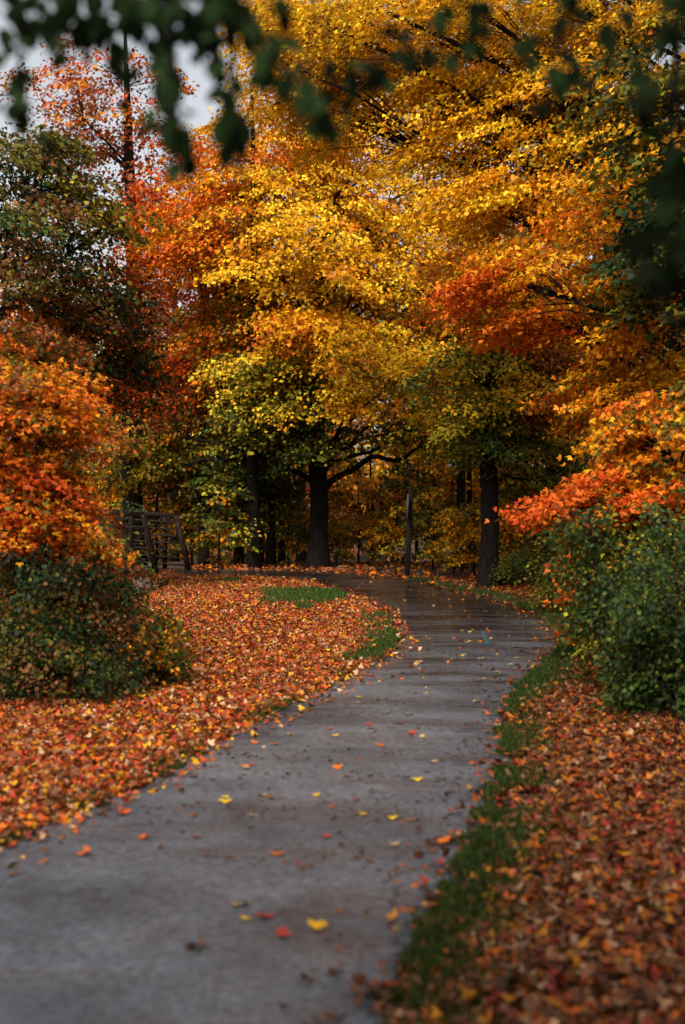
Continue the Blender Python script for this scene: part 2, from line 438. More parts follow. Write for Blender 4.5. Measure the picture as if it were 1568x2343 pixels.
def catmull(P, n):
    out = []
    for i in range(len(P) - 1):
        p0, p1, p2, p3 = P[max(i - 1, 0)], P[i], P[i + 1], P[min(i + 2, len(P) - 1)]
        for t in np.linspace(0, 1, n, endpoint=False):
            out.append(.5 * (2 * p1 + (p2 - p0) * t + (2 * p0 - 5 * p1 + 4 * p2 - p3) * t * t + (3 * p1 - p0 - 3 * p2 + p3) * t ** 3))
    out.append(P[-1]); return np.array(out)
PL = catmull(L_, 14); PR = catmull(R_, 14)
s_idx = np.arange(len(PL))
def edge_noise(a, ph):
    return .035 * np.sin(a * .9 + ph) + .028 * np.sin(a * 2.3 + 2 * ph) + .02 * np.sin(a * 4.7 + ph * 3)
_ac = nrm(PR - PL)
PLn = PL + _ac * edge_noise(s_idx, 1.0)[:, None]; PRn = PR + _ac * edge_noise(s_idx, 2.6)[:, None]
def path_xy(i, t):            # i float index along, t across 0..1
    i = np.asarray(i, float); a = np.stack([np.interp(i, s_idx, PLn[:, k]) for k in (0, 1)], -1)
    b = np.stack([np.interp(i, s_idx, PRn[:, k]) for k in (0, 1)], -1)
    return a + (b - a) * np.asarray(t)[..., None]
def path_z(x, y, t): return gz(x, y) + .02 + .02 * (1 - (2 * t - 1) ** 2)
def build_path():
    M = 14; t = np.linspace(0, 1, M + 1); ii = np.linspace(0, len(PL) - 1, (len(PL) - 1) * 2 + 1)
    xy = path_xy(ii[:, None].repeat(M + 1, 1), t[None].repeat(len(ii), 0))
    z = path_z(xy[..., 0], xy[..., 1], t[None])
    V = np.concatenate([xy, z[..., None]], 2)
    # side skirts
    e0 = V[:, :1].copy(); e0[..., 2] -= .06; e1 = V[:, -1:].copy(); e1[..., 2] -= .06
    V = np.concatenate([e0, V, e1], 1); ny, nx = V.shape[:2]; i = np.arange(nx * ny).reshape(ny, nx)
    F = np.stack([i[:-1, :-1], i[:-1, 1:], i[1:, 1:], i[1:, :-1]], 2).reshape(-1, 4)
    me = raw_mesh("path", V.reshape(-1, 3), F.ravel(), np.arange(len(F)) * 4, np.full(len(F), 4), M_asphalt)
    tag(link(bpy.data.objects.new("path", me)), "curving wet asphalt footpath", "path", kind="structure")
build_path()

# point-in-path test
_poly = np.concatenate([PLn, PRn[::-1]])
def in_poly(x, y, P=_poly):
    c = np.zeros(len(x), bool); j = len(P) - 1
    for i in range(len(P)):
        xi, yi = P[i]; xj, yj = P[j]
        if yi != yj:
            m = ((yi > y) != (yj > y)) & (x < (xj - xi) * (y - yi) / (yj - yi) + xi); c ^= m
        j = i
    return c
def edge_dist(x, y):
    E = np.concatenate([PLn, PRn]); out = np.empty(len(x))
    for a in range(0, len(x), 20000):
        s_ = slice(a, a + 20000); out[s_] = np.sqrt(((x[s_, None] - E[None, :, 0]) ** 2 + (y[s_, None] - E[None, :, 1]) ** 2).min(1))
    return out
def vnoise(x, y, f, seed):
    """smooth value noise 0..1"""
    r = np.random.default_rng(seed).random((64, 64)); X = x * f + 100; Y = y * f + 100
    xi = np.floor(X).astype(int); yi = np.floor(Y).astype(int); fx = sstep(X - xi); fy = sstep(Y - yi)
    g = lambda a, b: r[a % 64, b % 64]
    return (g(xi, yi) * (1 - fx) + g(xi + 1, yi) * fx) * (1 - fy) + (g(xi, yi + 1) * (1 - fx) + g(xi + 1, yi + 1) * fx) * fy

# grassy areas: centre x,y, radius
GR = [(ground_at(675, 1382), .78, 1.1), (ground_at(755, 1368), .6, .7), (ground_at(530, 1333), .38, .22)]
def grassy(x, y):
    g = np.zeros(len(x))
    for c, rx, ry in GR:
        ry = ry * 2.6
        g = np.maximum(g, 1.25 - np.hypot((x - c[0]) / rx, (y - c[1]) / ry) - .75 * vnoise(x, y, 3.2, 4))
    return g

# ------------------------------------------------------------------ leaf litter (nobody could count it)
def litter(name, n, sampler, palette, label, seed, sizes=(.026, .066), dark=1.0, keep=None):
    rng = np.random.default_rng(seed); x, y = sampler(rng, n)
    ok = ~in_poly(x, y)
    e = edge_dist(x, y)
    spill = in_poly(x, y) & (e < .55) & (rng.random(len(x)) < .32 * np.exp(-e / .11))
    ok |= spill
    ok &= ~((grassy(x, y) > .1) & (rng.random(len(x)) < .82))
    if keep is not None: ok &= keep(rng, x, y, e)
    x, y = x[ok], y[ok]; N = len(x)
    z = gz(x, y) + rng.uniform(.006, .05, N) + np.where(in_poly(x, y), .02, 0)
    n_ = np.array([0, 0, 1.0]) + rng.normal(0, .42, (N, 3)); d = rng.normal(0, 1, (N, 3)); d[:, 2] *= .2
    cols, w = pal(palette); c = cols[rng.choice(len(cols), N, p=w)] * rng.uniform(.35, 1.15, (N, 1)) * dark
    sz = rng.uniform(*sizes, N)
    V, lo, st, to, k = leaf_arrays(np.stack([x, y, z], 1) - nrm(d) * sz[:, None] * .5, n_, d, sz, TRI, rng.uniform(-.5, .7, N))
    me = raw_mesh(name, V, lo, st, to, M_litter, np.repeat(np.clip(c, .004, .9), k, 0), smooth=False)
    return tag(link(bpy.data.objects.new(name, me)), label, "leaf litter", kind="stuff")

def samp_bank(rng, n):
    y = 6 + 26 * rng.random(n) ** 1.0; x = rng.uniform(-7, 2.2, n); return x, y
def keep_bank(rng, x, y, e):
    xr = np.interp(y, _ry, _rx); lim = (x > xr - 1.0) & (x > -.25 * y - 1.2)
    right = .35 + np.interp(y, PL[14 * 2:14 * 12, 1], PL[14 * 2:14 * 12, 0])
    inside = x < np.where(y > 19.4, np.interp(y, PL[14 * 11:, 1], PL[14 * 11:, 0]), right) + .3
    thin = (e > .05) | (rng.random(len(x)) < .55)
    drift = rng.random(len(x)) < .35 + .9 * vnoise(x, y, .9, 14) * vnoise(x, y, 2.6, 15) ** .5 + .12
    return lim & inside & thin & drift
litter("leaf_litter", 420000, samp_bank, "rorg3 red4 ora2 amb1.6 tan2.6 gold1.3 rus2.5 brn4",
       "red and orange maple leaves carpeting the bank inside the bend", 21, keep=keep_bank, dark=.85)
def samp_right(rng, n):
    y = 4.5 + 25.5 * rng.random(n) ** 1.25; x = rng.uniform(-.3, 6.5, n); return x, y
def keep_right(rng, x, y, e):
    r = np.interp(y, PR[14 * 1:14 * 9, 1], PR[14 * 1:14 * 9, 0])
    r2 = np.interp(y, PR[14 * 9:14 * 14, 1], PR[14 * 9:14 * 14, 0])
    out = x > np.where(y > 17.8, r2, r) - .5
    g = (x - r) < np.where(y < 9, .42, .2) * vnoise(x, y, 1.3, 8) + .03
    return out & (x < .25 * y + 1.2) & (~g | (rng.random(len(x)) < .45) | (y > 15))
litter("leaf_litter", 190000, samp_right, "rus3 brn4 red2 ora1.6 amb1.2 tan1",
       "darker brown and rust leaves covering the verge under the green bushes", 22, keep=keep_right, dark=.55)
def samp_far(rng, n):
    return rng.uniform(-10, 12, n), rng.uniform(27, 42, n)
def keep_far(rng, x, y, e):
    r2 = np.interp(x, PR[14 * 11:, 0][::-1], PR[14 * 11:, 1][::-1])
    return (y > r2 - .1) & (x > -3.9) & ((e < .9) | (rng.random(len(x)) < .35))
litter("leaf_litter", 22000, samp_far, "rus3 brn3 ora2 rorg1 amb1", "rust leaves on the shaded woodland floor behind the path", 23, keep=keep_far, sizes=(.07, .12))

# ------------------------------------------------------------------ grass
def grass(name, n, sampler, label, seed, h=(.03, .08), col=(.034, .064, .012)):
    rng = np.random.default_rng(seed); x, y = sampler(rng, n); ok = ~in_poly(x, y); x, y = x[ok], y[ok]; N = len(x)
    p = np.stack([x, y, gz(x, y) + .005], 1); hh = rng.uniform(*h, N)
    d = np.array([0, 0, 1.0]) + rng.normal(0, .45, (N, 3)); n_ = rng.normal(0, 1, (N, 3)); n_[:, 2] = .1
    sh = dict(v=[(-.07, 0, 0), (.07, 0, 0), (.045, .6, .05), (0, 1, .22), (-.045, .6, .05)], f=[(0, 1, 2, 3, 4)])
    V, lo, st, to, k = leaf_arrays(p, n_, d, hh, sh)
    c = np.array(col) * rng.uniform(.5, 1.5, (N, 1)); y_ = rng.random(N) < .12; c[y_] = (.14, .13, .03)
    me = raw_mesh(name, V, lo, st, to, M_grass, np.repeat(c, k, 0), smooth=False)
    tag(link(bpy.data.objects.new(name, me)), label, "grass", kind="stuff")
def s_patch(rng, n):
    x = rng.uniform(-4, 1.5, n); y = rng.uniform(22, 31, n); ok = (grassy(x, y) > .08) & (x < 1.2); return x[ok], y[ok]
grass("grass", 60000, s_patch, "green grass patch on the crest of the leafy bank", 31, (.05, .12), (.045, .105, .016))
def s_edge(side, i0, i1, wid, seed, thr):
    def f(rng, n):
        i = rng.uniform(i0, i1, n); E = PLn if side < 0 else PRn
        b = np.stack([np.interp(i, s_idx, E[:, k]) for k in (0, 1)], 1)
        a = np.stack([np.interp(i, s_idx, _ac[:, k]) for k in (0, 1)], 1)
        o = np.abs(rng.normal(0, 1, n)) * wid
        q = b + a * (side * o)[:, None]; ok = vnoise(q[:, 0], q[:, 1], 1.6, seed) * .7 + .3 * vnoise(q[:, 0], q[:, 1], 5.0, seed) + rng.normal(0, .06, n) > thr
        return q[ok, 0], q[ok, 1]
    return f
grass("grass", 14000, s_edge(-1, 14 * 9.2, 14 * 12.2, .22, 3, .25), "grass fringe round the inner side of the bend", 32, (.04, .1), (.040, .090, .014))
grass("grass", 9000, s_edge(-1, 14 * 2, 14 * 9, .12, 5, .55), "sparse grass tufts between leaf bank and grey path", 33, (.03, .08))
grass("grass", 42000, s_edge(1, 14 * 1.6, 14 * 8, .18, 6, .42), "dark grass verge beside the near stretch of path", 34, (.03, .085))
grass("grass", 26000, s_edge(1, 14 * 8, 14 * 15, .2, 7, .2), "grass edging round the outer side of the bend", 35, (.04, .11))

# ------------------------------------------------------------------ single leaves on the path
def maple_mesh(name, colour, seed):
    rng = np.random.default_rng(seed)
    V, lo, st, to, k = leaf_arrays(np.array([[0, -.5, 0.]]), np.array([[0, 0, 1.]]), np.array([[0, 1., 0]]), np.array([1.]), MAPLE, np.array([rng.uniform(.25, .8)]))
    V = V + np.stack([0 * V[:, 0], 0 * V[:, 0], .1 * np.sin(V[:, 0] * 7 + seed) * np.abs(V[:, 0]) + .06 * np.sin(V[:, 1] * 6 + seed)], 1)
    V[:, 2] -= V[:, 2].min() - .02
    f = Faces(); f.V = [tuple(v) for v in V]; f.F = [tuple(range(len(V)))]; f.n = len(V)
    n0 = f.n; f.tube(np.array([[0, -.5, V[0][2]], [.03, -.7, .1], [.05, -.95, .03]]), [.018, .014, .012], 4)   # stalk
    loops = np.concatenate([np.array(q) for q in f.F]); tot = np.array([len(q) for q in f.F]); s0 = np.concatenate([[0], np.cumsum(tot)[:-1]])
    cc = np.tile(np.array(colour), (f.n, 1)); cc[:n0] *= rng.uniform(.8, 1.15, (n0, 1)); cc[n0:] *= .5
    return raw_mesh(name, np.array(f.V), loops, s0, tot, M_litter, cc, smooth=False)
LC = dict(yellow=C['yel'], orange=C['ora'], red=(.5, .045, .02), brown=(.22, .10, .05), tan=(.55, .36, .16), gold=C['gold'])
LC = {k: tuple(c * .72 for c in v) for k, v in LC.items()}
LM = {k: [maple_mesh("fallen_leaf", v, 3 * i + j) for j in range(3)] for i, (k, v) in enumerate(LC.items())}
def drop_leaf(x, y, colour, size, rz, label, tilt=(0, 0), k=0):
    o = bpy.data.objects.new("fallen_leaf", LM[colour][k % 3])
    o.location = (x, y, float(gz(x, y)) + .041); o.rotation_euler = (tilt[0], tilt[1], rz); o.scale = (size * .62,) * 3
    link(o); tag(o, label, "leaf", "fallen leaves scattered on the path"); return o
named = [
 (635, 1970, 'orange', .115, 1.4, "flat orange leaf just behind the curled red leaf on the path"),
 (680, 1992, 'red', .12, .6, "curled red leaf with one tip standing up on the grey path"),
 (750, 1928, 'red', .10, 2.0, "dull red leaf beside a small brown leaf on the grey path"),
 (772, 1918, 'brown', .08, 1.2, "small brown leaf touching the dull red leaf on the path"),
 (515, 1848, 'yellow', .14, 1.5, "broad yellow leaf, nearer of a touching yellow pair on grey path"),
 (513, 1834, 'yellow', .08, .4, "smaller yellow leaf, farther of a touching yellow pair on grey path"),
 (605, 1832, 'gold', .11, 1.9, "gold leaf overlapping a brown leaf on the grey path"),
 (616, 1838, 'brown', .09, .8, "brown leaf under the edge of a gold leaf on grey path"),
 (815, 1842, 'red', .09, 1.3, "bright red leaf alone in mid path between yellow leaves"),
 (450, 1928, 'red', .09, .3, "red leaf alone on the pale worn patch of asphalt"),
 (328, 1933, 'orange', .11, 1.0, "faded orange leaf near the leafy bank on the grey path"),
 (758, 1860, 'orange', .07, 1.7, "small orange leaf in line behind the bright red leaf"),
 (580, 1880, 'tan', .09, 1.5, "thin tan leaf lying flat near the pale asphalt patch"),
 (830, 1876, 'gold', .08, 1.6, "gold leaf in the row of leaves across the mid path"),
 (900, 1885, 'yellow', .10, 1.4, "yellow leaf in the row of leaves across the mid path"),
 (937, 1890, 'brown', .09, 1.5, "brown leaf in the row of leaves across the mid path"),
 (952, 1909, 'red', .09, .9, "dark red leaf nearest the grass verge in mid path"),
 (1015, 1943, 'orange', .13, 1.5, "long orange leaf lying next to the dark grass verge"),
 (930, 1947, 'orange', .06, .5, "tiny orange leaf beside a pale tan leaf near the verge"),
 (905, 1946, 'tan', .08, 1.5, "pale tan leaf beside a tiny orange leaf near the verge"),
 (545, 2090, 'tan', .15, 1.2, "largest tan leaf, curled, on the dark near asphalt"),
 (605, 2118, 'red', .13, 1.5, "blurred red leaf between tan and yellow ones on near asphalt"),
 (560, 2120, 'yellow', .08, 1.4, "small blurred yellow leaf close to the largest tan leaf"),
 (725, 2144, 'gold', .13, 1.6, "gold leaf on the near asphalt beside a dark red one"),
 (655, 2160, 'red', .14, 2.2, "dark red spiky leaf on the near asphalt beside a gold one"),
 (440, 2190, 'brown', .16, .5, "broad brown leaf, the nearest on the dark asphalt"),
 (575, 1760, 'red', .08, .2, "small red leaf by the bank edge of the grey path"),
 (630, 1711, 'orange', .11, 1.5, "orange leaf lying off the grassy corner of the bank"),
 (765, 1692, 'yellow', .11, .3, "yellow leaf alone on the wet grey stretch"),
 (868, 1716, 'orange', .10, 1.4, "orange leaf beyond the red one on the wet grey stretch"),
 (940, 1690, 'red', .10, 1.5, "red leaf just below the dark wet streak on the path"),
 (915, 1664, 'red', .14, 1.5, "red leaf lying inside the dark wet streak"),
 (957, 1796, 'yellow', .12, 1.5, "narrow yellow leaf on the path near the shaded verge"),
 (1027, 1870, 'red', .10, .6, "crumpled dark red leaf close to the shaded verge"),
 (190, 1968, 'orange', .12, .8, "blurred orange leaf by the dark edge of the bank"),
 (725, 1832, 'gold', .07, 1.5, "small gold leaf farther up than the bright red leaf"),
 (995, 1752, 'tan', .07, 1.5, "little tan leaf on the bare asphalt near the verge"),
 (885, 1640, 'yellow', .10, 1.5, "yellow leaf where the path begins to bend"),
 (1075, 1470, 'yellow', .13, 1.5, "pale yellow leaf beside the teal paint marks on the bend"),
 (1100, 1512, 'tan', .13, 1.4, "pale tan leaf in front of the teal paint marks"),
 (1185, 1510, 'yellow', .13, .9, "bright yellow leaf in front of the shorter teal mark"),
 (980, 1490, 'tan', .15, 1.5, "big pale leaf lying in the middle of the brown bend"),
]
for k, (u, v, c_, s_, r_, lab_) in enumerate(named):
    x, y = ground_at(u, v + 4)
    drop_leaf(x, y, c_, s_, r_ * 2.1, lab_, (.75, .2) if k == 1 else (random.uniform(-.2, .2), random.uniform(-.2, .2)), k)
zones = [(14 * 8.2, 14 * 11, 55, "on the brown wet bend"), (14 * 11, 14 * 16.5, 70, "on the dark far stretch of path by the trees"),
         (14 * 5, 14 * 8.2, 22, "on the grey wet stretch before the bend")]
rr = random.Random(9)
for a, b, n, where in zones:
    for _ in range(n):
        t = rr.uniform(.03, .97); q = path_xy(rr.uniform(a, b), np.array(t)); c_ = rr.choice(['yellow', 'orange', 'tan', 'tan', 'gold', 'red', 'brown', 'orange'])
        drop_leaf(q[0], q[1], c_, rr.uniform(.06, .125), rr.uniform(0, 6.3), f"small {c_} maple leaf lying {where}", (rr.uniform(-.3, .3), rr.uniform(-.3, .3)), rr.randrange(3))

# twig and leaf crumbs washed on the asphalt
def crumbs():
    rng = np.random.default_rng(77); N = 2600
    i = rng.uniform(14 * 3, 14 * 13, N); t = rng.beta(.7, .9, N); q = path_xy(i, t)
    ok = (vnoise(q[:, 0] * .4, q[:, 1] * 2.2, 1.2, 12) > .52) | (rng.random(N) < .12); q, t = q[ok], t[ok]; N = len(q)
    d = np.stack([rng.normal(0, 1, N), rng.normal(0, .3, N), np.zeros(N)], 1); n_ = np.array([0, 0, 1.]) + rng.normal(0, .2, (N, 3))
    pos = np.stack([q[:, 0], q[:, 1], path_z(q[:, 0], q[:, 1], t) + .008], 1)
    V, lo, st, to, k = leaf_arrays(pos, n_, d, rng.uniform(.012, .05, N), KITE)
    c = np.array(C['brn']) * rng.uniform(.1, .9, (N, 1))
    me = raw_mesh("leaf_crumbs", V, lo, st, to, M_litter, np.repeat(c, k, 0), smooth=False)
    tag(link(bpy.data.objects.new("leaf_crumbs", me)), "dark twig bits and leaf crumbs washed across the asphalt", "debris", kind="stuff")
crumbs()

# teal survey paint marks
def paint(u0, v0, u1, v1, w, label):
    a = ground_at(u0, v0); b = ground_at(u1, v1); d = nrm(b - a); s_ = np.array([-d[1], d[0]]) * w / 2; k = 8; f = Faces(); V = []
    for i in range(k + 1):
        p = a + (b - a) * i / k
        for sg in (-1, 1):
            q = p + s_ * sg * (1 + .25 * math.sin(i * 2.1 + sg)); V.append((q[0], q[1], float(gz(*q)) + .046))
    f.add(V, [(2 * i, 2 * i + 1, 2 * i + 3, 2 * i + 2) for i in range(k)])
    tag(f.build("paint_mark", M_paint), label, "paint mark", "teal paint marks on the bend")
paint(1104, 1451, 1117, 1482, .045, "longer teal paint line running along the bend")
paint(1152, 1492, 1187, 1486, .05, "shorter teal paint dash across the bend")

# ------------------------------------------------------------------ footbridge
def build_bridge():
    A = np.array([-4.2, 31.0, float(gz(-4.2, 31.0)) + .03]); ax = np.array([-.978, .208, 0]); pr = np.array([.208, .978, 0])
    root = empty("footbridge", A, "rust brown steel truss footbridge leading off the path", "footbridge")
    Lg, W, H = 14.0, 2.3, 1.32
    def P(s_, w, h):   # along, across, up (local); cambered
        return ax * s_ + pr * w + np.array([0, 0, h + .30 * (1 - ((s_ - Lg / 2) / (Lg / 2)) ** 2)])
    def run(f, w, h, s0, s1, a, b):
        n = 8
        for i in range(n): f.bar(P(s0 + (s1 - s0) * i / n, w, h), P(s0 + (s1 - s0) * (i + 1) / n + .001, w, h), a, b)
    dk = Faces(); nb = 90
    for i in range(nb):
        s0 = .02 + (Lg - .04) * i / nb
        dk.bar(P(s0 + .07, .1, -.02), P(s0 + .07, W - .1, -.02), .14, .045)
    dk.build("deck", M_deck, root)
    for w in (0, W):
        f = Faces(); run(f, w, -.10, 0, Lg, .11, .24); run(f, w, H, .33, Lg - .33, .11, .11)
        f.bar(P(0, w, -.02), P(.33, w, H), .12, .11, (0, 0, 1)); f.bar(P(Lg, w, -.02), P(Lg - .33, w, H), .12, .11)
        t = f.build("truss", M_steel, root)
        bays = 9; xs = np.linspace(.62, Lg - .62, bays + 1)
        for i, s_ in enumerate(xs):
            g = Faces(); g.bar(P(s_, w, .02), P(s_, w, H - .05), .10, .09, tuple(ax)); g.build("post", M_steel, t)
            if i < bays:
                s2 = xs[i + 1]; g = Faces()
                a, b = (P(s_ + .05, w, H - .06), P(s2 - .05, w, .06)) if i < bays / 2 else (P(s_ + .05, w, .06), P(s2 - .05, w, H - .06))
                g.bar(a, b, .07, .08, tuple(pr)); g.build("diagonal", M_steel, t)
        sg = .075 if w == 0 else -.075
        for k in range(7):
            h = .14 + k * .17; g = Faces(); run(g, w + sg, h, .33 * h / H + .05, Lg - .33 * h / H - .05, .03, .035); g.build("rail", M_rail, t)
    for s_ in (1.6, 5.0):
        for w in (.15, W - .15):
            g = Faces(); p = P(s_, w, 0); zb = float(gz(A[0] + p[0], A[1] + p[1])) - A[2] - .3
            g.tube(np.array([[p[0], p[1], zb], [p[0], p[1], (zb - .2) / 2], [p[0], p[1], p[2] - .22]]), [.16, .155, .15], 10); g.build("pile", M_wood, root, True)
        g = Faces(); g.bar(P(s_, -.2, -.30), P(s_, W + .2, -.30), .22, .15); g.build("pile_cap", M_wood, root)
    # abutment with sloping wing wall
    ab = Faces(); z0 = A[2]
    def prism(poly, th, org, dx, dy):
        V = []; n = len(poly)
        for o in (0, th):
            for (a, h) in poly: V.append((*(org[:2] + dx * a + dy * o), h))
        F = [tuple(reversed(range(n))), tuple(range(n, 2 * n))] + [(i, (i + 1) % n, n + (i + 1) % n, n + i) for i in range(n)]
        ab.add(V, F)
    org = np.array([-4.66, 30.50]); 
    prism([(0, z0 - 2.6), (.30, z0 - 2.6), (.30, z0 - .03), (0, z0 - .03)], 3.3, org, np.array([.98, -.2]), np.array([.2, .98]))
    prism([(.302, z0 - 2.0), (1.0, z0 - 2.0), (.80, z0 - .46), (.56, z0 - .40), (.302, z0 - .04)], .28, org, np.array([.95, -.31]), np.array([.31, .95]))
    tag(ab.build("abutment_wall", M_conc), "stained concrete abutment with sloping wing wall under the footbridge end", "retaining wall")
build_bridge()

# ------------------------------------------------------------------ leaning sign post
def build_post():
    x, y = bxy(931, 30.9); z = float(gz(x, y)); r = empty("sign_post", (x, y, z), "slim leaning brown timber post with sign board seen edge-on", "sign post")
    f = Faces(); f.bar((0, 0, -.2), (.10, .02, 1.97), .115, .115, (0, 1, 0)); f.build("post", M_wood, r)
    g = Faces(); g.bar((-.005, -.12, 1.32), (.022, -.12, 1.86), .03, .45, (0, 1, 0)); g.build("sign_board", M_board, r)
build_post()

# ------------------------------------------------------------------ trees
x0, y0 = bxy(728, 35)
def mid_limbs(w, B):
    for pts, r in (([(-.1, -.1, 2.15), (-.9, -.5, 2.55), (-1.7, -.9, 2.85), (-2.5, -1.1, 3.25)], .085),
                   ([(.12, -.15, 1.95), (.7, -.5, 2.45), (1.4, -.9, 2.75), (2.1, -1.1, 2.72), (2.9, -1.3, 3.2)], .10),
                   ([(.1, -.1, 2.25), (.5, -.4, 3.0), (1.2, -.8, 3.2), (2.3, -1.3, 3.5)], .07)):
        p = np.array(pts); t = np.linspace(0, len(p) - 1, 14); q = np.stack([np.interp(t, range(len(p)), p[:, i]) for i in range(3)], 1)
        q += np.stack([np.zeros(14), np.zeros(14), .06 * np.sin(t * 4)], 1); w.tube(q, np.linspace(r, r * .3, 14), 7)
plant("maple_tree", "big yellow maple with black trunk standing straight behind the path", "tree", (x0, y0),
      [(0, 0, 0, .25), (.02, 0, 2.2, .235), (-.05, .05, 4.5, .19), (.1, 0, 8, .13), (.25, 0, 12.5, .04)],
      [blob(790, 600, 34, 350, 210, 2.8, 190, "yel5 gold4 amb1"), blob(820, 340, 35, 360, 230, 3.0, 140, "gold4 yel3 amb2"),
       blob(900, 840, 33, 220, 130, 2.2, 84, "gold3 yel4 amb2 ygr1.5"), blob(590, 880, 33.5, 150, 110, 1.8, 45, "ygr4 yel2 grn3 gold1"),
       blob(650, 1010, 34.6, 150, 70, 1.4, 26, "grn4 ygr2 oli2"), blob(980, 985, 33.2, 160, 60, 1.6, 24, "gold2 ygr2 oli2 grn2"),
       blob(690, 760, 32.8, 110, 60, 1.0, 22, "amb3 ora2 gold3")], 101, extra=mid_limbs, per=155, size=.105)
plant("maple_tree", "orange maple with slim dark trunk behind the grassy crest near the bridge", "tree", bxy(580, 34.2),
      [(0, 0, 0, .17), (-.03, 0, 3, .15), (.05, 0, 6, .12), (-.05, .1, 12, .04)],
      [blob(470, 560, 35, 180, 130, 2.4, 66, "ora4 amb3 rorg2 gold1"), blob(620, 400, 35.5, 230, 150, 2.4, 70, "amb3 gold3 ora2"),
       blob(430, 870, 36, 130, 140, 1.9, 42, "rorg3 red2 ora3 oli1"), blob(540, 740, 35, 120, 100, 1.8, 30, "ora2 ygr2 oli2 gold1"),
       blob(420, 1050, 36.5, 170, 100, 1.6, 42, "oli3 ygr2 amb2 grn1"), blob(560, 1120, 36.6, 160, 75, 1.0, 36, "grn3 oli3 dgr2 ygr1")], 102, per=150, size=.105)
plant("red_maple", "tall thin-crowned russet maple with thick trunk rising beyond the footbridge", "tree", bxy(303, 38),
      [(0, 0, 0, .30), (0, 0, 4, .26), (.05, 0, 8, .22), (-.1, 0, 11, .15), (-.2, 0, 15, .04)],
      [blob(220, 270, 38, 220, 190, 2.8, 62, "rus4 brn2 rorg3 amb2"), blob(400, 480, 38, 110, 110, 2.2, 26, "rorg3 ora3 red1"),
       blob(370, 760, 38, 90, 130, 2.0, 22, "rorg3 red2 rus2"), blob(330, 1010, 37, 140, 90, 2.0, 32, "oli3 rus2 ygr1 amb1")], 103, per=100)
plant("maple_tree", "orange and gold maple whose stout trunk meets the outer curve of the bend", "tree", bxy(1118, 28.3),
      [(0, 0, 0, .20), (.02, 0, 2, .19), (0, 0, 4, .16), (.1, .1, 7, .11), (.2, 0, 10, .03)],
      [blob(1130, 690, 28.5, 160, 140, 2.0, 60, "amb3 ora3 gold2"), blob(1080, 900, 28, 150, 110, 1.8, 42, "gold2 ygr3 grn2 yel1"),
       blob(1260, 880, 28.5, 140, 120, 1.8, 40, "rus3 amb2 ora2 oli1"), blob(1180, 1010, 28.5, 160, 70, 1.6, 32, "oli3 grn2 ygr2"), blob(1230, 1110, 29, 110, 50, 1.2, 18, "oli3 ygr2 amb1"),
       blob(1250, 760, 29.5, 150, 120, 1.8, 40, "ora2 rus2 amb3 oli1")], 104, radius=.62, per=150, size=.09)
plant("maple_tree", "golden maple reaching long bare-tipped limbs in from beyond the verge", "tree", bxy(1790, 24),
      [(0, 0, 0, .26), (-.1, 0, 4, .22), (-.3, 0, 8, .15), (-.6, 0, 12, .05)],
      [blob(1180, 290, 24, 330, 190, 2.6, 125, "yel5 gold4 amb1"), blob(1000, 60, 24, 420, 130, 2.6, 125, "yel5 gold3"),
       blob(1420, 280, 24, 180, 260, 2.4, 90, "gold4 ygr2 amb2 oli1"), blob(1180, 480, 23, 190, 80, 1.8, 34, "gold3 amb3 yel1"),
       blob(760, 190, 25, 190, 150, 2.2, 60, "yel3 gold3 amb1"),
       blob(680, 40, 26, 130, 90, 2.0, 34, "yel3 gold3"), blob(1400, 20, 25, 260, 110, 2.2, 70, "gold3 ygr2 oli2 amb1")], 105, radius=.62, limb_r=.07, per=190, size=.085)
plant("maple_tree", "flame orange maple with low boughs leaning over the outer side of the bend", "tree", bxy(1800, 19.5),
      [(0, 0, 0, .2), (-.1, 0, 3, .17), (-.2, 0, 5, .12), (-.4, 0, 8, .04)],
      [blob(1330, 640, 20.5, 270, 130, 2.4, 60, "ora2 amb4 gold3 oli1"), blob(1120, 665, 19.5, 90, 34, .8, 9, "rorg2 ora4 amb2"),
       blob(1440, 860, 20, 150, 160, 2.0, 62, "ora2 amb4 gold3 oli1"), blob(1210, 745, 20, 90, 34, 1.0, 9, "ora4 rorg1 amb3"),
       blob(1430, 480, 21, 150, 90, 2, 30, "amb3 gold3 oli1")], 106, radius=.52, size=.068, shape=TRI, per=165)
plant("maple_sapling", "young orange maple with drooping sprays above the tall green bush", "tree", bxy(1720, 15.5),
      [(0, 0, 0, .08), (-.1, 0, 1.5, .07), (-.2, 0, 3, .05), (-.35, 0, 4.5, .02)],
      [blob(1410, 1140, 15.5, 190, 60, .8, 42, "ora4 amb2 rorg2"), blob(1280, 1150, 15.3, 70, 28, .4, 9, "rorg4 ora3"), blob(1480, 1000, 15.5, 120, 90, .9, 28, "amb3 ora2 oli2 gold1"),
       blob(1460, 1260, 15.5, 130, 60, .7, 22, "oli3 ygr2 amb1")], 107, radius=.32, size=.062, shape=TRI, per=120, limb_r=.03)
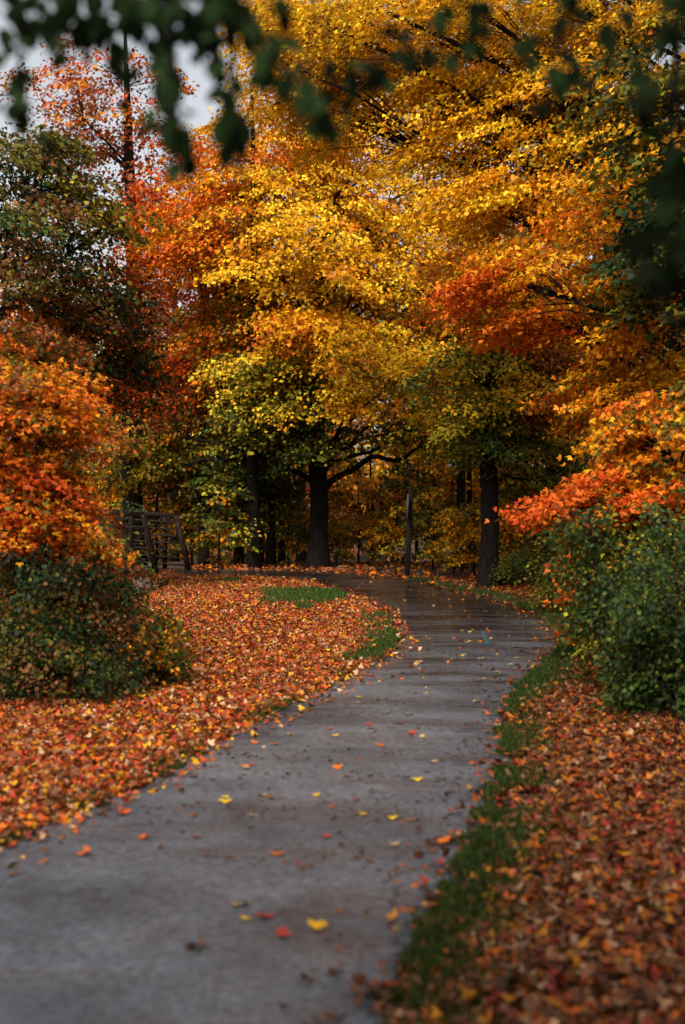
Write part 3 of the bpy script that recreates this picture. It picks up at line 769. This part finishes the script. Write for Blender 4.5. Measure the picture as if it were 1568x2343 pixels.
plant("maple_tree", "low orange maple spreading over the ravine in front of the footbridge", "tree", bxy(-110, 14.2),
      [(0, 0, 0, .11), (.1, 0, 2, .10), (.15, 0, 4, .08), (.3, 0, 6.0, .03)],
      [blob(50, 950, 14.2, 130, 130, 1.2, 70, "ora4 amb3 rus1 oli2"), blob(85, 1150, 14.2, 115, 120, 1.1, 70, "ora4 rorg2 amb2 oli1"),
       blob(205, 1255, 14.0, 40, 36, .3, 8, "ora4 amb3"), blob(180, 960, 14.4, 50, 110, .7, 14, "ora4 amb3 oli1"),
       blob(60, 790, 15, 110, 60, .9, 24, "ora2 rus2 oli3"), blob(130, 1390, 14.6, 120, 90, .8, 44, "oli4 rus3 brn2 amb1")], 108, radius=.36, size=.05, shape=TRI, per=115, limb_r=.04)
plant("cherry_tree", "dark olive green tree with a crooked bough leaning in over the ravine", "tree", bxy(-140, 25),
      [(0, 0, 0, .22), (.2, 0, 3, .2), (.5, 0, 6, .15), (.6, 0, 10.5, .05)],
      [blob(110, 560, 25, 180, 190, 2.4, 54, "oli5 dgr1 grn2 brn1 rus1.5"), blob(240, 720, 26, 120, 130, 1.8, 34, "dgr3 grn2 oli3 rus2 rorg1"),
       blob(90, 380, 25, 130, 90, 1.8, 24, "oli4 dgr2 brn1"), blob(260, 880, 27, 110, 110, 1.5, 30, "dgr2 grn2 oli2 rus2 rorg1"), blob(200, 470, 25, 150, 80, 1.4, 14, "oli3 ygr1 rus2"),
       blob(120, 740, 25.5, 120, 60, 1.2, 16, "rus2 ora2 amb1 oli1")], 109, radius=.6, size=.1, per=120)
plant("alder_tree", "dark green tree half hidden at the edge beyond the green bush", "tree", bxy(1800, 17.5),
      [(0, 0, 0, .15), (-.1, 0, 3, .13), (-.2, 0, 6, .09), (-.3, 0, 9, .03)],
      [blob(1530, 560, 17.5, 90, 230, 1.2, 48, "dgr4 grn2 oli2"), blob(1500, 260, 17.5, 130, 200, 1.3, 44, "oli3 dgr2 gold1 ygr1"), blob(1540, 1000, 17.5, 70, 120, 1.0, 18, "oli2 grn2 amb1")], 110, radius=.5, size=.1, per=100)

# woodland trees behind the path (three kinds, copied)
WG = "woodland trees standing behind the path"
def wood_tree(seed, u, d, r, h, ps, label, ns=44, lean=0, low=3.2):
    x, y = bxy(u, d); z = float(gz(x, y))
    return plant("woodland_tree", label, "tree", (x, y), [(0, 0, 0, r), (lean * .3, 0, h * .3, r * .85), (lean * .8, 0, h * .65, r * .6), (lean, 0, h - 2.2, r * .12)],
                 [((x + lean * .8, y, z + (h + low) / 2), (2.2, 2.2, (h - low) / 2), ns, ps)], seed, WG, per=110, size=.13)
w1 = wood_tree(201, 1055, 33.5, .13, 11, "oli3 amb2 gold2 ygr2", "slender trunked woodland tree just inside the stout trunk at the bend", 56, low=2.2)
w2 = wood_tree(202, 465, 36.5, .14, 13, "ora3 rorg2 rus2 oli1", "reddish woodland tree rising directly behind the end of the footbridge", 44)
w3 = wood_tree(203, 1420, 33, .17, 12, "gold3 amb3 oli2", "golden woodland tree behind the flame orange maple", 50)
for src, u, d, rz, sc, lab in [
    (w1, 622, 36.5, 1.2, .9, "thin woodland trunk close beside the slim orange maple"),
    (w1, 645, 38.5, 2.6, .8, "thinner woodland trunk between the slim maple and the big yellow maple"),
    (w2, 545, 41, .7, .95, "shadowed woodland trunk behind the slim orange maple"),
    (w1, 1160, 37, 3.9, .85, "thin woodland trunk right behind the stout trunk at the bend"),
    (w3, 1205, 40, 2.2, .8, "woodland trunk in the dark gap outside the stout trunk"),
    (w1, 1255, 36, 5.1, .75, "thin woodland trunk above the leafy outer verge"),
    (w2, 1320, 43, 4.0, .95, "reddish woodland tree deep behind the outer verge"),
    (w3, 800, 58, 1.0, 1.05, "farthest golden tree seen through the gap beside the big maple"),
    (w2, 1000, 49, 2.0, 1.0, "far orange tree seen through the gap behind the post"),
    (w3, 690, 46, 3.3, 1.0, "far golden tree partly hidden by the big black trunk"),
    (w2, 400, 46, 5.0, 1.0, "far reddish tree above the footbridge top chord"),
    (w3, 250, 48, .3, .95, "far golden tree beyond the footbridge"),
    (w2, 120, 44, 1.9, .9, "reddish tree beyond the low orange maple"),
    (w1, 1500, 45, 1.1, 1.1, "olive woodland tree far behind the tall green bush"),
    (w1, 1180, 34, 2.2, .6, "blackish thin trunk just outside the stout trunk"), (w1, 1228, 38.5, .9, .65, "blackish thin trunk over the middle of the outer verge"),
    (w1, 1285, 41, 3.2, .7, "blackish thin trunk in the dark behind the tall green bush"), (w1, 598, 39.5, 4.4, .7, "blackish thin trunk hidden in green leaves by the slim maple"),
    (w1, 1075, 41, 5.6, .7, "thin dark trunk between slender and stout trunks"), (w3, 1120, 52, 2.9, 1.1, "far golden tree deep in the wood behind the stout trunk")]:
    copy_thing(src, bxy(u, d), rz, sc, lab, WG)

# understorey saplings
SG = "leafy saplings along the woodland edge"
def sapling(seed, u, d, h, w, ps, label, ns=30):
    x, y = bxy(u, d); z = float(gz(x, y))
    return plant("sapling", label, "sapling", (x, y), [(0, 0, 0, .03), (.03, 0, h * .4, .025), (-.02, 0, h * .7, .017), (.03, 0, h, .006)],
                 [((x, y, z + h * .55), (w, w * .8, h * .48), ns, ps)], seed, SG, per=60, size=.10, radius=.36, limb_r=.012, twig_r=.006, sides=6, group_k=6, part_names=('stem', 'foliage'))
s1 = sapling(301, 500, 34, 2.6, 1.0, "grn3 oli3 ygr1 amb1", "green and amber sapling beside the inclined end of the footbridge", 34)
s2 = sapling(302, 990, 33.5, 2.2, .9, "oli4 ygr2 amb1 gold1", "olive sapling right behind the leaning sign post")
s3 = sapling(303, 820, 37.5, 2.2, 1.0, "amb3 gold2 oli3", "amber sapling between the big black trunk and the sign post")
for src, u, d, rz, sc, lab in [
    (s1, 555, 37, 1.0, 1.15, "green sapling below the slim orange maple"), (s1, 660, 36.4, 2.0, .8, "green sapling against the big black trunk on its bridge side"),
    (s3, 440, 37.5, 3.0, 1.2, "amber sapling showing through the footbridge truss end"), (s2, 610, 40, .4, 1.2, "olive sapling behind the slim woodland trunks"),
    (s2, 770, 36.2, 1.7, .6, "low olive sapling at the foot of the big black trunk"), (s3, 885, 35, 2.2, .7, "small amber sapling just short of the sign post"),
    (s2, 1040, 31.5, 4.0, .75, "olive sapling low against the slender trunk"), (s3, 1085, 31, .9, .8, "amber sapling touching the inner side of the stout trunk"),
    (s3, 1190, 30, 1.2, .95, "amber sapling touching the outer side of the stout trunk"), (s2, 1250, 29.5, 2.5, 1.0, "olive sapling above the leafy outer verge"),
    (s1, 1310, 28.5, 5.3, 1.05, "green sapling behind the tall green bush"), (s1, 930, 40, .6, 1.1, "shaded green sapling deep behind the sign post"),
    (s2, 1140, 35, 3.7, 1.1, "olive sapling in the dark behind the stout trunk"), (s3, 720, 40, 5.9, 1.1, "amber sapling hidden behind the big black trunk"),
    (s1, 360, 39, 2.9, 1.3, "green sapling on the far side of the footbridge"), (s2, 1370, 31, 1.4, 1.2, "olive sapling between tall green bush and golden woodland tree"),
    (s3, 850, 42.5, .4, 1.9, "tall amber sapling lit up in the gap beside the big black trunk"), (s3, 955, 43.5, 2.4, 2.0, "tall amber sapling far behind the sign post"),
    (s3, 1035, 42, 4.4, 1.8, "tall amber sapling far behind the slender trunk"), (s2, 900, 46, 3.1, 2.1, "tall olive sapling at the back of the lit gap"),
    (s3, 1090, 45, 5.2, 2.0, "amber sapling glimpsed between slender and stout trunks"), (s3, 280, 40, 1.1, 1.4, "amber sapling beyond the middle of the footbridge")]:
    copy_thing(src, bxy(u, d), rz, sc, lab, SG)

# bushes
def bush(seed, u, d, w, h, ps, label, ns, name="bush", size=.05, per=115, radius=.27, dz=0, group=None, depth=.8):
    x, y = bxy(u, d); z = float(gz(x, y))
    r_ = np.random.default_rng(seed); bl = []
    for k in range(5):
        a = r_.uniform(0, 6.28); q = r_.uniform(.25, .75); hh = h * r_.uniform(.55, 1.0) * (1.08 - .35 * q)
        bl.append(((x + math.cos(a) * w * q, y + math.sin(a) * w * q * depth, z + hh * .5), (w * .55, w * .5, hh * .55), ns // 5 + 1, ps))
    for k in range(14):
        a = r_.uniform(0, 6.28); q = r_.uniform(.5, 1.12)
        bl.append(((x + math.cos(a) * w * q, y + math.sin(a) * w * q * depth, z + h * r_.uniform(.55, 1.22)), (.05, .05, .12), 1, ps))
    return plant(name, label, "bush", (x, y), [(0, 0, 0, .03), (0, 0, h * .5, .02), (0, 0, h, .01)], bl, seed, group, per=per, size=size, radius=radius, stems=3,
                 twig_r=.006, group_k=7, part_names=('stems', 'foliage'), tilt=(.6, .5, .6), flat=.3)
bush(401, 70, 13.6, 1.0, 1.5, "dgr5 grn1 oli2 brn2", "dark green bush in the ravine below the low orange maple", 70, dz=0)
bush(402, 175, 16.3, .7, 1.2, "grn2 mgr3 dgr4", "glossy green bush at the lip of the ravine before the abutment", 70)
bush(403, 165, 13.9, .72, 1.1, "dgr5 oli1 brn1", "blackish green bush at the inner foot of the leafy bank", 50)
bush(404, 200, 22, 1.0, 1.7, "mgr3 grn3 dgr2", "pale flecked green bush under the footbridge", 60)
bush(405, 40, 20, 1.5, 2.8, "dgr3 grn2 oli2", "tall shadowed bush deep in the ravine", 60)
bush(406, 330, 14.2, .35, .55, "oli3 grn2 amb1", "small yellowing bush on the edge of the leafy bank", 16)
bush(411, 1450, 13.6, .75, 1.9, "grn5 mgr3 oli1 ygr2", "tall green bush leaning over the leafy verge", 90)
bush(412, 1420, 16.4, .8, 1.75, "grn2 oli3 ygr2 amb1", "yellowing green bush between tall bush and the bend", 60)
bush(413, 1365, 17.6, .32, 1.0, "rorg2 ora3 oli2", "small orange leaved bush touching the outer edge of the bend", 22, size=.09, per=50)
bush(414, 1540, 12.2, .6, 1.3, "dgr2 grn3 oli1", "low dark green bush at the foot of the tall green bush", 50)
bush(415, 1325, 22, .6, .7, "oli3 grn3 ygr1", "low olive bush on the verge beyond the orange leaved bush", 34)
bush(416, 1400, 22, 1.0, 1.6, "oli3 grn2 amb1 ygr1", "olive bush behind the yellowing green bush", 44)
bush(417, 1200, 28.0, .6, .6, "grn3 oli3", "low green bush at the outer root of the stout trunk", 22)

# ------------------------------------------------------------------ far wood: one mass
def far_wood():
    rng = np.random.default_rng(500); S = 1700
    x = rng.uniform(-34, 34, S); y = rng.uniform(52, 68, S) + np.abs(x) * -.15
    top = 12.5 + 3.0 * np.sin(x * .35) + 2.0 * np.sin(x * .9 + 1) - 3.5 * np.exp(-((x + 11) / 6) ** 2)
    z = rng.uniform(.1, 1, S) * top
    cen = np.stack([x, y, z], 1); o = nrm(np.stack([rng.normal(0, 1, S), -np.ones(S), np.zeros(S)], 1))
    p, n, d, sz, c = spray_leaves(rng, cen, o, 1.5, 170, .18, pal("oli4 amb3 gold2 rus2 brn2 ora1.5"), flat=.35)
    V, lo, st, to, k = leaf_arrays(p, n, d, sz, KITE)
    me = raw_mesh("far_wood", V, lo, st, to, M_leaf, np.repeat(c, k, 0), smooth=False)
    tag(link(bpy.data.objects.new("far_wood", me)), "mixed olive and amber wood closing the view behind the trees", "wood", kind="stuff")
far_wood()

def added_shade_wood():  # unseen leaf mass added behind the camera, its height set to shade the near path
    rng = np.random.default_rng(510); S = 620
    cen = np.stack([rng.uniform(-32, 18, S), rng.uniform(-16, -7, S), rng.uniform(1, 22.5, S)], 1)
    o = nrm(np.stack([rng.normal(0, 1, S), np.ones(S), np.zeros(S)], 1))
    p, n, d, sz, c = spray_leaves(rng, cen, o, 1.9, 80, .36, pal("oli4 amb3 gold2 rus2"), flat=.35)
    V, lo, st, to, k = leaf_arrays(p, n, d, sz, KITE)
    me = raw_mesh("wood", V, lo, st, to, M_leaf, np.repeat(c, k, 0), smooth=False)
    tag(link(bpy.data.objects.new("wood", me)), "unseen tall wood added behind the viewer to shade the path", "wood", kind="stuff")
added_shade_wood()

# ------------------------------------------------------------------ overhanging tree close above the camera
def overhang():
    rng = np.random.default_rng(600)
    bx, by = 2.6, 1.2; bz = float(gz(bx, by)); B = np.array([bx, by, bz])
    root = empty("overhanging_tree", B, "near tree hanging dark blurred green leaves across the top of the view", "tree")
    w = Faces(); w.tube(np.array([[0, 0, -.2], [0, 0, 1.5], [-.05, .1, 3.0], [-.1, .15, 4.6]]), [.17, .14, .12, .07], 10, .05)
    limbs = [[(-.03, .08, 2.6), (-.9, 1.3, 3.25), (-2.2, 1.9, 3.38), (-3.5, 2.1, 3.28), (-4.2, 2.2, 3.1)],
             [(-.05, .1, 3.0), (-.5, 1.6, 3.5), (-1.2, 2.8, 3.55), (-1.9, 3.1, 3.5)],
             [(-.03, .05, 2.3), (-.3, 1.5, 2.9), (-.85, 2.6, 3.0), (-1.25, 3.2, 3.05)]]
    for p in limbs:
        p = np.array(p); t = np.linspace(0, len(p) - 1, 12)
        q = np.stack([np.interp(t, range(len(p)), p[:, i]) for i in range(3)], 1); w.tube(q, np.linspace(.06, .012, 12), 7)
    # hanging leaves: (u, v, depth, count, spread px, size)
    cl = [(70, 50, 3.2, 40, 60, .08), (150, 60, 3.2, 44, 65, .08), (240, 55, 3.2, 50, 65, .085), (330, 65, 3.1, 50, 65, .085), (420, 60, 3.1, 50, 60, .085), (500, 50, 3.0, 30, 45, .08),
          (395, 290, 2.9, 8, 26, .09), (410, 350, 2.9, 9, 26, .085), (525, 235, 3.0, 7, 22, .09), (530, 320, 3.0, 11, 26, .09), (630, 165, 2.9, 9, 24, .09), (570, 90, 3.0, 6, 22, .08),
          (705, 248, 2.8, 7, 20, .09), (745, 290, 2.8, 5, 16, .08), (795, 185, 3.0, 5, 18, .08), (870, 170, 3.0, 7, 26, .08), (940, 135, 3.1, 6, 26, .08), (640, 60, 3.0, 6, 24, .08), (400, 190, 3.0, 6, 26, .085),
          (1010, 90, 3.1, 10, 36, .08), (1085, 80, 3.1, 8, 30, .08), (1200, 140, 3.0, 7, 34, .08), (1280, 180, 3.0, 6, 34, .08), (1390, 110, 2.9, 8, 44, .08), (1500, 130, 2.8, 12, 46, .085),
          (1500, 250, 2.8, 8, 36, .085), (1530, 430, 2.8, 10, 26, .09), (1510, 540, 2.9, 12, 28, .09), (1525, 640, 2.9, 10, 26, .09), (1250, 235, 3.0, 4, 20, .08), (60, 290, 3.2, 6, 30, .08),
          (50, 180, 3.2, 6, 26, .08), (1555, 760, 2.9, 5, 18, .085), (1060, 40, 3.1, 8, 40, .08), (1300, 40, 3.0, 8, 40, .08)]
    P_, D_, S_, C_ = [], [], [], []
    for u, v, d, n, sp, s_ in cl:
        v = v - 22 if v < 80 else v; n = int(n * (1.05 if v < 70 and u < 520 else 1.7 if 140 < v < 400 and u < 1000 else 1.1))
        c = at(u, v, d) - B
        top = np.array([c[0] + .12 if u < 1350 else c[0] + .25, c[1] - .05, max(3.42 - bz, c[2] + .3)])
        allq = [np.array([np.interp(t, range(len(l)), np.array(l)[:, i]) for i in range(3)]) for l in limbs for t in np.linspace(.5, len(l) - 1, 24)]
        j = min(range(len(allq)), key=lambda k: ((allq[k] - c) ** 2).sum() + (0 if allq[k][2] > c[2] else 3)); a = allq[j]
        mid = (a + c) / 2 + np.array([0, 0, .1]); w.tube(np.array([a, (a + mid) / 2 + [0, 0, .05], mid, c, c - [0, 0, .03]]), [.007, .006, .005, .003, .002], 4)
        p = c + rng.normal(0, 1, (n, 3)) * np.array([sp * PX * d * .62, .12, sp * PX * d * .7]) + np.array([0, 0, .03])
        P_.append(p); D_.append(rng.normal(0, .45, (n, 3)) + np.array([0, 0, -1.0])); S_.append(s_ * rng.uniform(.5, .85, n))
        C_.append(pal("blk5 dgr4 mgr1" if u < 1350 else "blk3 dgr3 blk2 dgr2")[0][rng.choice(3 if u < 1350 else 4, n)])
    # the rest of the crown, above the frame
    for _ in range(150):
        q = np.array([rng.uniform(-4.6, 2.5), rng.uniform(-2.5, 2.9), rng.uniform(3.9, 5.6)]); n = 26
        P_.append(q + rng.normal(0, 1, (n, 3)) * [.3, .3, .08]); D_.append(rng.normal(0, 1, (n, 3)) - [0, 0, .5]); S_.append(.09 * rng.uniform(.7, 1.2, n))
        C_.append(pal("dgr3 grn2 oli1")[0][rng.choice(3, n)])
        if _ % 4 == 0:
            a = np.array([-.1, .15, 4.5]); w.tube(np.array([a, (a + q) / 2 + [0, 0, .15], q]), [.02, .014, .006], 5)
    p, d, s_, c = map(np.concatenate, (P_, D_, S_, C_)); N = len(p)
    n = rng.normal(0, .6, (N, 3)) + np.array([0, -1.0, .3])
    sh = dict(v=[(0, 0, 0), (-.24, .2, .05), (-.34, .45, .07), (-.22, .75, .02), (0, 1, -.08), (.22, .75, .02), (.34, .45, .07), (.24, .2, .05)], f=[tuple(range(8))])
    V, lo, st, to, k = leaf_arrays(p, n, d, s_, sh)
    w.build("trunk", M_bark, root, True)
    me = raw_mesh("crown", V, lo, st, to, M_shade_leaf, np.repeat(c, k, 0), smooth=False)
    link(bpy.data.objects.new("crown", me), root)
overhang()
print("objects", len(bpy.data.objects))
